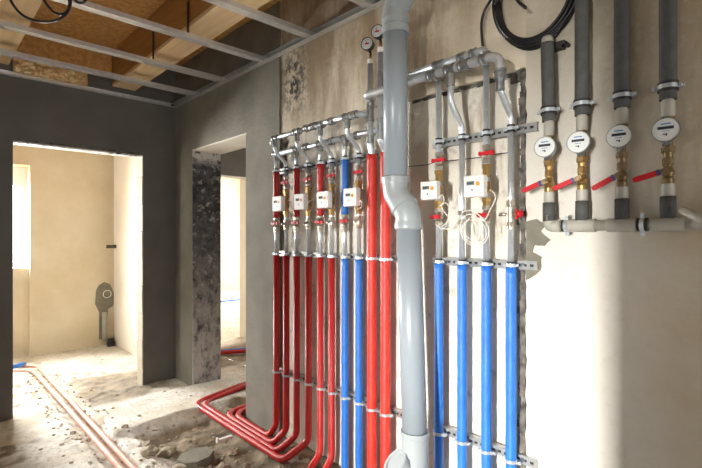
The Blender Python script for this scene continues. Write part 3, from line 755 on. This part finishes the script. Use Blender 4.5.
steel(t, fillet([(XP, yr2, Z(.765)), (XP, RYS[2], Z(.765)), (XP, RYS[2], Z(.70))], .03, 8), .0175, 'header_tube')
mb = MB(); tee(mb, (XP, RYS[0], Z(.765)), .0175); tee(mb, (XP, RYS[2]+.06, Z(.765)), .0175, L=.03); tee(mb, (XP, RYS[1], Z(.765)), .0175, L=.035)
for y in (RYS[0], RYS[2]): mb.next(); mb.lathe((XP, y, Z(.755)), (0,0,-1), [(0,.013),(0,.018),(.06,.018),(.062,.012)], 14)
mb.build('press_fitting', M['zinc'], t)

# --- heat meters
def heat_meter(x, y, z, lab, big=1.0):
    t = thing('heat_meter', lab, 'meter', (x, y, z-.042*big), 'white heat meter boxes')
    w2, h2 = .043*big, .041*big
    h = MB().rbox((x-.018, y-w2, z-h2), (x+.016, y+w2, z+h2), .005).build('housing', M['white'], t)
    xf = x-.0185
    d = MB().box((xf-.001, y-.006, z+.004), (xf+.002, y+.030, z+.020)).build('display', M['lcd'], t)
    mb = MB()
    for k in range(5): mb.box((xf-.0016, y+.024-k*.0058, z+.008), (xf-.001, y+.0275-k*.0058, z+.016))
    mb.build('digits', M['ink'], d)
    MB().lathe((xf+.001, y-.022, z+.008), (-1,0,0), [(0,.009),(.002,.009),(.002,.0)], 14).build('orange_badge', M['orange'], t)
    MB().cyl((xf+.002, y+.004, z-.016), (xf-.001, y+.004, z-.016), .0035, 10).build('button', M['ink'], t)
XM = 1.68
for k, (i, lab) in enumerate(((1, 'white meter box farthest left in the row over red pipes'), (3, 'second white meter box from the left over red pipes'), (5, 'third white meter box, just left of the blue pipe'), (7, 'fourth white meter box, over the blue pipes left of thick red ones'))):
    heat_meter(XM, LYS[i]-.018, Z(.2), lab, 1.16)
heat_meter(1.668, RYS[0]-.015, Z(.197), 'white meter box just right of the grey drain pipe')
heat_meter(1.665, RYS[2]-.0, Z(.198), 'white meter box farthest right, above coiled white cable', 1.08)
# meter cables
def wire(pts, lab, r=.0021, m='wcable', name='meter_cable', cat='cable', group=None):
    mb = MB(); mb.tube(spline(pts, 6), r, 6); k = dict(label=lab, category=cat)
    if group: k['group'] = group
    return mb.build(name, M[m], **k)
loop = ((440, 206, 1.68), (446, 203, 1.66), (449, 210, 1.66), (447, 222, 1.67), (442, 227, 1.68), (447, 229, 1.67), (456, 224, 1.68),
        (463, 212, 1.67), (472, 211, 1.66), (483, 219, 1.66), (489, 231, 1.665), (484, 243, 1.67), (473, 246, 1.67), (463, 238, 1.67), (460, 226, 1.67), (465, 216, 1.68),
        (474, 215, 1.68), (483, 224, 1.68), (486, 236, 1.675), (479, 243, 1.68), (468, 241, 1.68), (462, 230, 1.68), (466, 221, 1.685), (474, 222, 1.69), (480, 232, 1.685),
        (476, 240, 1.68), (467, 237, 1.68), (464, 226, 1.67), (472, 217, 1.66), (484, 220, 1.66), (490, 210, 1.65), (495, 200, 1.655), (494, 193, 1.665), (490, 190, 1.68))
pts = [PX(*q) for q in loop]
wire(pts, 'white cable coiled loosely under the two right meter boxes')
wire([(1.680, RYS[0]-.05, Z(.16)), (1.670, RYS[0]-.075, Z(.175)), (1.670, RYS[0]-.085, Z(.15)), (1.690, RYS[0]-.06, Z(.12)), (1.700, RYS[0]-.09, Z(.07)), (1.710, RYS[0]-.05, Z(.03)), (1.700, RYS[0]-.02, Z(.05))], 'short white cable hanging from the meter box by the drain pipe')
wire([(1.690, LYS[3]-.05, Z(.18)), (1.670, LYS[3]-.09, Z(.175)), (1.660, LYS[3]-.12, Z(.195)), (1.690, LYS[3]-.13, Z(.21))], 'short white cable beside the second left meter box')
wire([(1.690, LYS[7]-.05, Z(.19)), (1.700, LYS[7]-.07, Z(.175)), (1.710, LYS[7]-.06, Z(.15)), (1.720, LYS[7]-.02, Z(.14))], 'thin white cable beside the fourth left meter box')
pts = [PX(u, v, x) for u, v, x in ((402, 167, 1.80), (425, 165, 1.79), (436, 162, 1.776), (452, 160.5, 1.776), (478, 157.5, 1.776), (490, 155, 1.776), (510, 152.5, 1.776))]
wire(pts, 'thin dark wire strung behind the right pipes', .0022, 'iron', 'thin_wire', 'wire')

# --- grey drain pipe
XD = 1.57; K = XD / 1.53
yu = Y(395.5, XD); yl = Y(408.5, XD); ybm = Y(415, XD)
t = thing('drain_pipe', 'wide grey plastic drain pipe with offset bends in front of the wall', 'drain pipe', (XD, yl, 0))
RD = .0548
z1 = Z(.245); z2 = Z(.045)      # offset bend
zt = Z(.965)
ytop = yu - .055
mb = MB(); mb.tube([(XD, yu, z1-.01), (XD, yu, zt+.01)], RD, 28); mb.build('upper_pipe', M['drain'], t)
mb = MB(); P = [Vector((XD, yl, z2)), Vector((XD, ybm, Z(-.86)))]; mb.tube(P, RD-.001, 28); mb.build('lower_pipe', M['drain'], t)
mb = MB(); mb.tube([(XD, ytop, Z(1.08)), (XD, ytop, ZD+.0)], RD, 28); mb.build('top_pipe', M['drain'], t)
def offset_bend(y0, za, y1, zb):
    mb = MB()
    P = fillet([(XD, y0, za), (XD, y0, za-.055), (XD, y1, zb+.05), (XD, y1, zb)], .075, 8)
    mb.tube(P, RD+.003, 28, caps=False)
    mb.lathe((XD, y0, za), (0,0,1), [(-.012, RD), (-.012, RD+.006), (.0, RD+.008), (.012, RD+.008), (.018, RD+.003), (.018, RD)], 28)
    mb.lathe((XD, y1, zb), (0,0,-1), [(-.02, RD), (-.02, RD+.005), (0, RD+.008), (.012, RD+.008), (.02, RD)], 28)
    m0 = Vector((XD, (y0+y1)/2, (za+zb)/2)); dd = (Vector((XD, y1, zb+.05)) - Vector((XD, y0, za-.055))).normalized()
    mb.lathe(m0 + dd*.02, dd, [(-.014, RD), (-.014, RD+.008), (.010, RD+.008), (.014, RD)], 28)
    return mb.build('offset_bend', M['fitting'], t)
offset_bend(yu, z1, yl, z2)
offset_bend(ytop, Z(1.10), yu, Z(.955))
mb = MB(); mb.lathe((XD, yu, Z(.905)), (0,0,1), [(-.02, RD), (-.02, RD+.006), (.01, RD+.007), (.02, RD+.003), (.05, RD+.003), (.05, RD)], 28); mb.build('socket', M['fitting'], t)
zb = Z(-.85)
mb = MB(); mb.lathe((XD, ybm, zb), (0,0,-1), [(-.03, RD), (-.03, RD+.007), (-.012, RD+.007), (-.008, RD+.004), (.5, RD+.004), (.5, RD)], 28)
c0 = Vector((XD, ybm, zb-.19)); bd = Vector((-.62, .30, .72)).normalized()
mb.lathe(c0, bd, [(.0, RD), (.115, RD), (.115, RD+.004)], 28)
mb.build('branch_fitting', M['fitting'], t)
mb = MB(); mb.lathe(c0, bd, [(.112, RD), (.112, RD+.007), (.135, RD+.007), (.138, RD+.004), (.138, RD-.008), (.133, RD-.010), (.133, .0)], 28); mb.build('inspection_cap', M['fitting'], t, label='round cap of the inspection branch')

# --- water meter risers on the right
MU = (549, 582, 622, 668); XR = 1.74; K = XR / 1.725
MY = [Y(u, XR) for u in MU]
ML = ['leftmost', 'second from the left', 'third from the left', 'rightmost']
zm = Z(.037)
for i, y in enumerate(MY):
    lab = ('leftmost water riser, short capped grey foam pipe with red lever', 'second water riser from the left, grey foam running out of view', 'third water riser from the left, dark grey foam, red lever', 'rightmost water riser, dark grey foam beside the photo edge')[i]
    t = thing('water_riser', lab, 'pipe', (XR, y, zm), 'foam sleeved water risers')
    tp = Z(.725) if i == 0 else ZD
    lean = .006 if i == 0 else 0
    zf = Z(.43)
    P = [(XR, y, zf), (XR, y+lean*.5, (zf+tp)/2), (XR, y+lean, tp)]
    mb = MB(); mb.tube([Vector(P[0]).lerp(Vector(P[2]), k/24) for k in range(25)], [.0245*(1+.03*nz(k*.4, i, 1.3)) for k in range(25)], 18); mb.build('foam_sleeve', M['foam'], t)
    if i == 0:
        mb = MB(); mb.lathe((XR, y+lean, tp-.005), (0,0,1), [(0,.0),(0,.021),(.02,.021),(.03,.016),(.034,.0)], 16); mb.build('end_cap', M['ppr'], t)
    mb = MB(); mb.lathe((XR, y, Z(.375)), (0,0,1), [(0,.012),(0,.0195),(.05,.0195),(.052,.0165),(.07,.0165)], 16); mb.next()
    mb.lathe((XR, y, Z(.105)), (0,0,1), [(-.005,.0165),(.02,.0165),(.022,.0195),(.06,.0195),(.06,.012)], 16); mb.build('plastic_coupling', M['ppr'], t)
    bm_ = 'brass' if i < 2 else 'darkbrass'
    mb = MB(); nut(mb, (XR, y, Z(.372)), .018, .02); mb.lathe((XR, y, Z(.35)), (0,0,1), [(-.09,.009),(-.09,.013),(.02,.013),(.02,.009)], 12)
    mb.build('upper_nut', M['darkbrass'], t)
    mb = MB(); nut(mb, (XR, y, Z(.272)), .0195, .02); mb.lathe((XR, y, Z(.2)), (0,0,1), [(-.035,.010),(-.035,.017),(-.02,.017),(-.012,.0145),(0,.019),(.012,.0145),(.02,.012),(.065,.014)], 14)
    nut(mb, (XR, y, Z(.235)), .0165, .024); nut(mb, (XR, y, Z(.172)), .018, .016); mb.cyl((XR, y, Z(.2)), (XR-.035, y, Z(.2)), .008, 10)
    vv = mb.build('ball_valve', M[bm_], t)
    # lever: from the stem towards the left and down
    c = Vector((XR-.037, y, Z(.203))); d = Vector((-.10, .92, (-.36, -.36, -.50, -.26)[i])).normalized(); nx_ = Vector((1, .1, 0)); wv = nx_.cross(d).normalized(); nn = d.cross(wv).normalized()
    def slab(mb, a0, a1, w0, w1, th, mi=0):
        vs = [c + d*a + wv*b_ + nn*e for e in (-th/2, th/2) for a, b_ in ((a0, -w0), (a1, -w1), (a1, w1), (a0, w0))]
        mb.add(vs, [(0,1,2,3),(7,6,5,4),(0,4,5,1),(1,5,6,2),(2,6,7,3),(3,7,4,0)], mi)
    mb = MB(); slab(mb, -.012, .03, .009, .007, .004); mb.cyl(c - nn*.008, c + nn*.008, .007, 6); lv = mb.build('lever_arm', M['darkbrass'], vv)
    mb = MB(); slab(mb, .024, .082, .0085, .0085, .011); slab(mb, .082, .090, .0085, .006, .009); slab(mb, .020, .024, .006, .0085, .009)
    mb.build('lever_grip', M['lever'], vv)
    mb = MB(); slab(mb, .014, .022, .009, .009, .0125); mb.build('lever_band', M['leverband'], vv)
    # lower foam + clamp
    mb = MB(); mb.tube([(XR, y, Z(.055)), (XR, y, Z(.125))], .0225, 18); mb.build('lower_foam_sleeve', M['foam'], t)
    clamp((XR, y + (.001 if i == 0 else 0), Z(.47)), .026, t, (1.80, y, Z(.47)), rubber=True, ear=Vector((0,1,0)))
    # meter: separate thing
    wm = thing('water_meter', ('leftmost round water meter, on the short capped riser', 'second round water meter from the left', 'third round water meter, over the third red lever', 'rightmost round water meter, near the photo edge')[i], 'water meter', (XR-.03, y, Z(.285)), 'round water meters')
    mc = Vector((XR-.012, y+.0, Z(.326))); fd = Vector((-1, -.12, .05)).normalized()
    mb = MB(); mb.lathe(mc, fd, [(-.01,.0),(-.01,.030),(.012,.036),(.030,.0385),(.038,.0385),(.038,.036),(.036,.0355)], 30); mb.cyl(mc - Vector((0,0,.042)), mc + Vector((0,0,.042)), .013, 12)
    mb.build('meter_body', M['zinc'], wm)
    mb = MB(); mb.lathe(mc, fd, [(.0365,.0362),(.0375,.0)], 30); fo = mb.build('meter_face', M['dial'], wm)
    sd = fd.cross(Vector((0,0,1))).normalized()*1.0; upv = sd.cross(fd).normalized()
    def fp(a, b_, e=.0385): return mc + fd*e + sd*a + upv*b_
    def pl(mb, a0, a1, b0, b1): mb.add([fp(a0,b0), fp(a1,b0), fp(a1,b1), fp(a0,b1)], [(0,1,2,3)])
    mb = MB(); pl(mb, -.021, .021, .001, .010)
    pl(mb, -.004, .000, -.020, -.012); pl(mb, .0, .008, -.016, -.013); mb.build('counter', M['ink'], fo)
    mb = MB(); pl(mb, -.013, .013, .016, .020); pl(mb, -.010, .010, -.006, -.004); mb.build('print_lines', M['blueink'], fo)
    mb = MB(); mb.tube([(mc - Vector((0,0,.036)))+fd*.012, (mc-Vector((0.0,-.012,.05)))+fd*.02, (mc-Vector((0,-.004,.06)))+fd*.015], .0012, 6); mb.build('seal_wire', M['zinc'], wm)
# manifold
t = thing('water_manifold', 'beige grey plastic pipe joining the four water risers below', 'manifold', (XR, .3, zm-.022))
y0m = -.6; mb = MB(); mb.tube([(XR, y0m, zm), (XR, MY[0]-.02, zm)], .0185, 18); mb.build('manifold_tube', M['ppr'], t)
mb = MB()
for i, y in enumerate(MY[1:]):
    mb.lathe((XR, y, zm), (0,1,0), [(-.045,.018),(-.045,.0235),(.045,.0235),(.045,.018)], 18); mb.lathe((XR, y, zm), (0,0,1), [(0,.020),(.034,.020),(.034,.016)], 16)
mb.build('tee', M['ppr'], t)
mb = MB(); mb.tube(fillet([(XR, MY[0]-.045, zm), (XR, MY[0], zm), (XR, MY[0], zm+.04)], .02), .0225, 18); mb.build('elbow', M['ppr'], t)
for u in (567, 643):
    y = Y(u, XR); mbp = clamp((XR, y, zm), .0195, t, (1.80, y, zm), rubber=True, d=(0,1,0), ear=Vector((0,0,1)))
mb = MB(); a = PX(682, 210, 1.70); bb_ = PX(712, 224, 1.66)
mb.tube([a, bb_], .0125, 16)
mb.build('plastic_pipe', M['ppr'], label='short beige grey plastic pipe jutting in at the right edge', category='pipe')

# --- black cable coil on wall
cc = PX(531, -14, 1.75)
mb = MB()
for s in range(9):
    pts = []; rx = .155 + .012*(s % 3) + R.uniform(-.004, .004); rz = .20 + .012*(s // 3) + R.uniform(-.005, .005); dy = R.uniform(-.008, .008)
    for k in range(41):
        a = 2*math.pi*k/40
        pts.append((1.779 + .006*(s // 3) - .003*math.sin(a*2+s), cc.y + dy + rx*math.cos(a), cc.z + dy + rz*math.sin(a)))
    mb.tube(pts, .0065, 8)
tail = [PX(u, v, x) for u, v, x in ((496, -30, 1.75), (492, -4, 1.76), (485, 10, 1.77), (481.5, 24, 1.77), (482.5, 46, 1.775))]
mb.tube(spline(tail), .006, 8)
tail = [PX(u, v, x) for u, v, x in ((508, -30, 1.74), (516, -2, 1.73), (526, 8, 1.72))]
mb.tube(spline(tail), .006, 8)
mb.build('cable_coil', M['cable'], label='coil of black cable hung high on the wall above pipes', category='cable')
mb = MB(); p = PX(557, 48, 1.79); mb.box((1.76, p.y-.03, p.z-.012), (1.80, p.y+.015, p.z+.012)); mb.cyl((1.75, p.y-.04, p.z), (1.80, p.y-.04, p.z), .008, 8)
mb.build('cable_hook', M['iron'], label='dark iron hook under the black cable coil', category='hook')

# ------------------------------------------------------------------ floor pipes and debris
def floor_pipe(lab, pts, r, m):
    mb = MB(); P = fillet(pts, .15, 8); out = []
    for a, b_ in zip(P[:-1], P[1:]):
        k = max(1, int((b_-a).length/.05)); out += [a.lerp(b_, q/k) for q in range(k)]
    out.append(P[-1]); mb.tube(out, r, 12); return mb.build('floor_pipe', M[m], label=lab, category='pipe')
floor_pipe('left pink sleeved pipe lying in the floor groove', [(.855, 1.4, .006), (.86, 3.3, .006), (.845, 5.55, .01), (.30, 5.85, .02)], .017, 'floorpipe')
floor_pipe('right pink sleeved pipe lying in the floor groove', [(.915, 1.4, .006), (.915, 3.3, .006), (.905, 5.72, .012), (.30, 6.02, .02)], .017, 'floorpipe')
floor_pipe('blue sleeved pipe on the floor at the left doorway edge', [PZ(13, 367, .045), PZ(19, 365.5, .045), PZ(24, 364, .03)], .022, 'blue')
floor_pipe('red sleeved pipe on the floor of the room behind the right doorway', [(2.15, 4.95, .04), (2.9, 4.6, .04), (3.6, 4.3, .04)], .022, 'red')
floor_pipe('blue sleeved pipe beside the red one behind the right doorway', [(2.15, 5.02, .04), (2.9, 4.68, .04), (3.6, 4.38, .04)], .02, 'blue')
floor_pipe('thin blue pipe far off on the bright room floor', [PZ(215, 302, .03), PZ(235, 300, .03), PZ(255, 297, .03)], .018, 'blue')
# flat slab of broken mortar
p = PZ(196, 452, 0); mb = MB()
out = [(-.10,-.06),(-.04,-.10),(.05,-.09),(.11,-.03),(.10,.05),(.03,.09),(-.06,.08),(-.12,.02)]
n = len(out); base = floor_z(p.x, p.y)
vs = [Vector((p.x+a, p.y+b_, base-.01)) for a, b_ in out] + [Vector((p.x+a*.96, p.y+b_*.96, base+.035+.1*a*.3)) for a, b_ in out]
mb.add(vs, [list(range(n))[::-1], list(range(n, 2*n))] + [[i, (i+1) % n, n+(i+1) % n, n+i] for i in range(n)])
mb.build('mortar_slab', M['mortar'], label='flat broken slab of mortar lying in the dirt in the foreground', category='rubble')
def stone(u, v, r, lab, sc=(1,1,.6), m='stone'):
    p = PZ(u, v, 0.0); p.z = floor_z(p.x, p.y)
    MB().ball(p + Vector((0,0,r*.3)), r, sc, rough=.5, seed=u, sub=2).build('rubble_stone', M[m], label=lab, category='rubble')
stone(150, 452, .055, 'brown lump of rubble left of the flat mortar slab')
stone(165, 446, .06, 'largest brown lump of rubble, just behind the flat mortar slab', (1.2,.9,.5))
stone(178, 463, .05, 'brown lump of rubble at the bottom edge below the mortar slab')
stone(147, 440, .03, 'small brown stone left of the rubble lumps')
stone(222, 458, .04, 'brown stone right of the flat mortar slab')
stone(233, 446, .03, 'small brown stone between the mortar slab and the red pipes')
stone(125, 432, .022, 'small stone between the pink pipes and the mortar step')
stone(109, 438, .02, 'small dark stone just right of the pink pipes')
stone(88, 436, .018, 'small dark stone left of the pink pipes near the camera')
stone(73, 433, .02, 'small dark stone on the bright floor left of the pink pipes')
# crumbs: loose grit nobody could count
mb = MB()
for k in range(520):
    if k < 240: x, y = R.uniform(1.05, 1.75), R.uniform(2.0, 3.4)
    elif k < 400: x, y = .82 + R.choice((-.06, .17)) + R.gauss(0, .03), R.uniform(2.2, 5.6)
    else: x, y = R.uniform(.1, 1.7), R.uniform(2.3, 5.8)
    r = R.uniform(.004, .014); mb.ball((x, y, floor_z(x, y) + r*.2), r, (1, R.uniform(.7, 1.3), .6), rough=.5, seed=k, sub=1)
mb.build('loose_grit', M['stone'], label='loose grit and crumbs of mortar scattered over the floor', category='grit', kind='stuff')
# white plastic bracket by red pipes
p = PZ(225, 437, .02)
mb = MB(); mb.box((p.x-.06, p.y-.012, .0), (p.x+.05, p.y+.012, .018)); mb.box((p.x-.06, p.y-.012, .018), (p.x-.05, p.y+.012, .03))
mb.build('pipe_spacer', M['white'], label='small white plastic strip under the red floor pipes', category='spacer')

# ------------------------------------------------------------------ back room details
p = PY(113, 246, RY)
t = thing('wall_spout', 'dark pipe stub with lever jutting from the far wall of the back room', 'pipe stub', (p.x, RY, p.z))
mb = MB(); mb.cyl((p.x, RY, p.z), (p.x, RY-.1, p.z), .018, 12); mb.build('stub', M['iron'], t)
mb = MB(); mb.box((p.x-.10, RY-.11, p.z-.025), (p.x+.03, RY-.085, p.z+.015)); mb.build('lever', M['iron'], t)
q = [PY(u, v, RY) for u, v in ((96, 290), (99, 285), (104, 282), (110, 284), (113, 291), (116, 296), (113, 306), (108, 309), (106, 338), (99, 340), (99, 312), (95, 304))]
bmv = [Vector((a.x, RY-.004, a.z)) for a in q] + [Vector((a.x, RY+.02, a.z)) for a in q]; n = len(q)
MB().add(bmv, [list(range(n)), list(range(n, 2*n))[::-1]] + [[i, (i+1) % n, n+(i+1) % n, n+i] for i in range(n)]).build('trim_12', M['mortar'], **S)
p = PY(107, 294, RY); t = thing('socket_box', 'round pale box set in the grey patch of the far wall', 'socket box', (p.x, RY, p.z-.05))
mb = MB(); mb.lathe((p.x, RY, p.z), (0,-1,0), [(0,.05),(.012,.05),(.012,.042),(-.0,.042),(0,0)], 18); mb.build('box_rim', M['paleplaster'], t)
mb = MB(); mb.lathe((p.x, RY-.002, p.z), (0,-1,0), [(0,.04),(.001,.0)], 18); mb.build('box_opening', M['slot'], t)
a = PY(104, 312, RY); mb = MB(); mb.tube([(a.x, RY-.03, a.z), (a.x, RY-.03, .06)], .03, 14); 
mb.build('drain_stub', M['ppr'], label='pale upright pipe against the far wall under the grey patch', category='pipe')
a = PZ(104, 342, .0); mb = MB(); mb.lathe((a.x, RY-.09, .0), (0,0,1), [(-.01,.045),(.05,.045),(.055,.035),(.09,.035),(.09,.0)], 16); mb.build('floor_drain', M['rubber'], label='small black pipe socket on the floor by the far wall', category='pipe')
# drop helper properties
for o in bpy.data.objects:
    if '_o' in o: del o['_o']
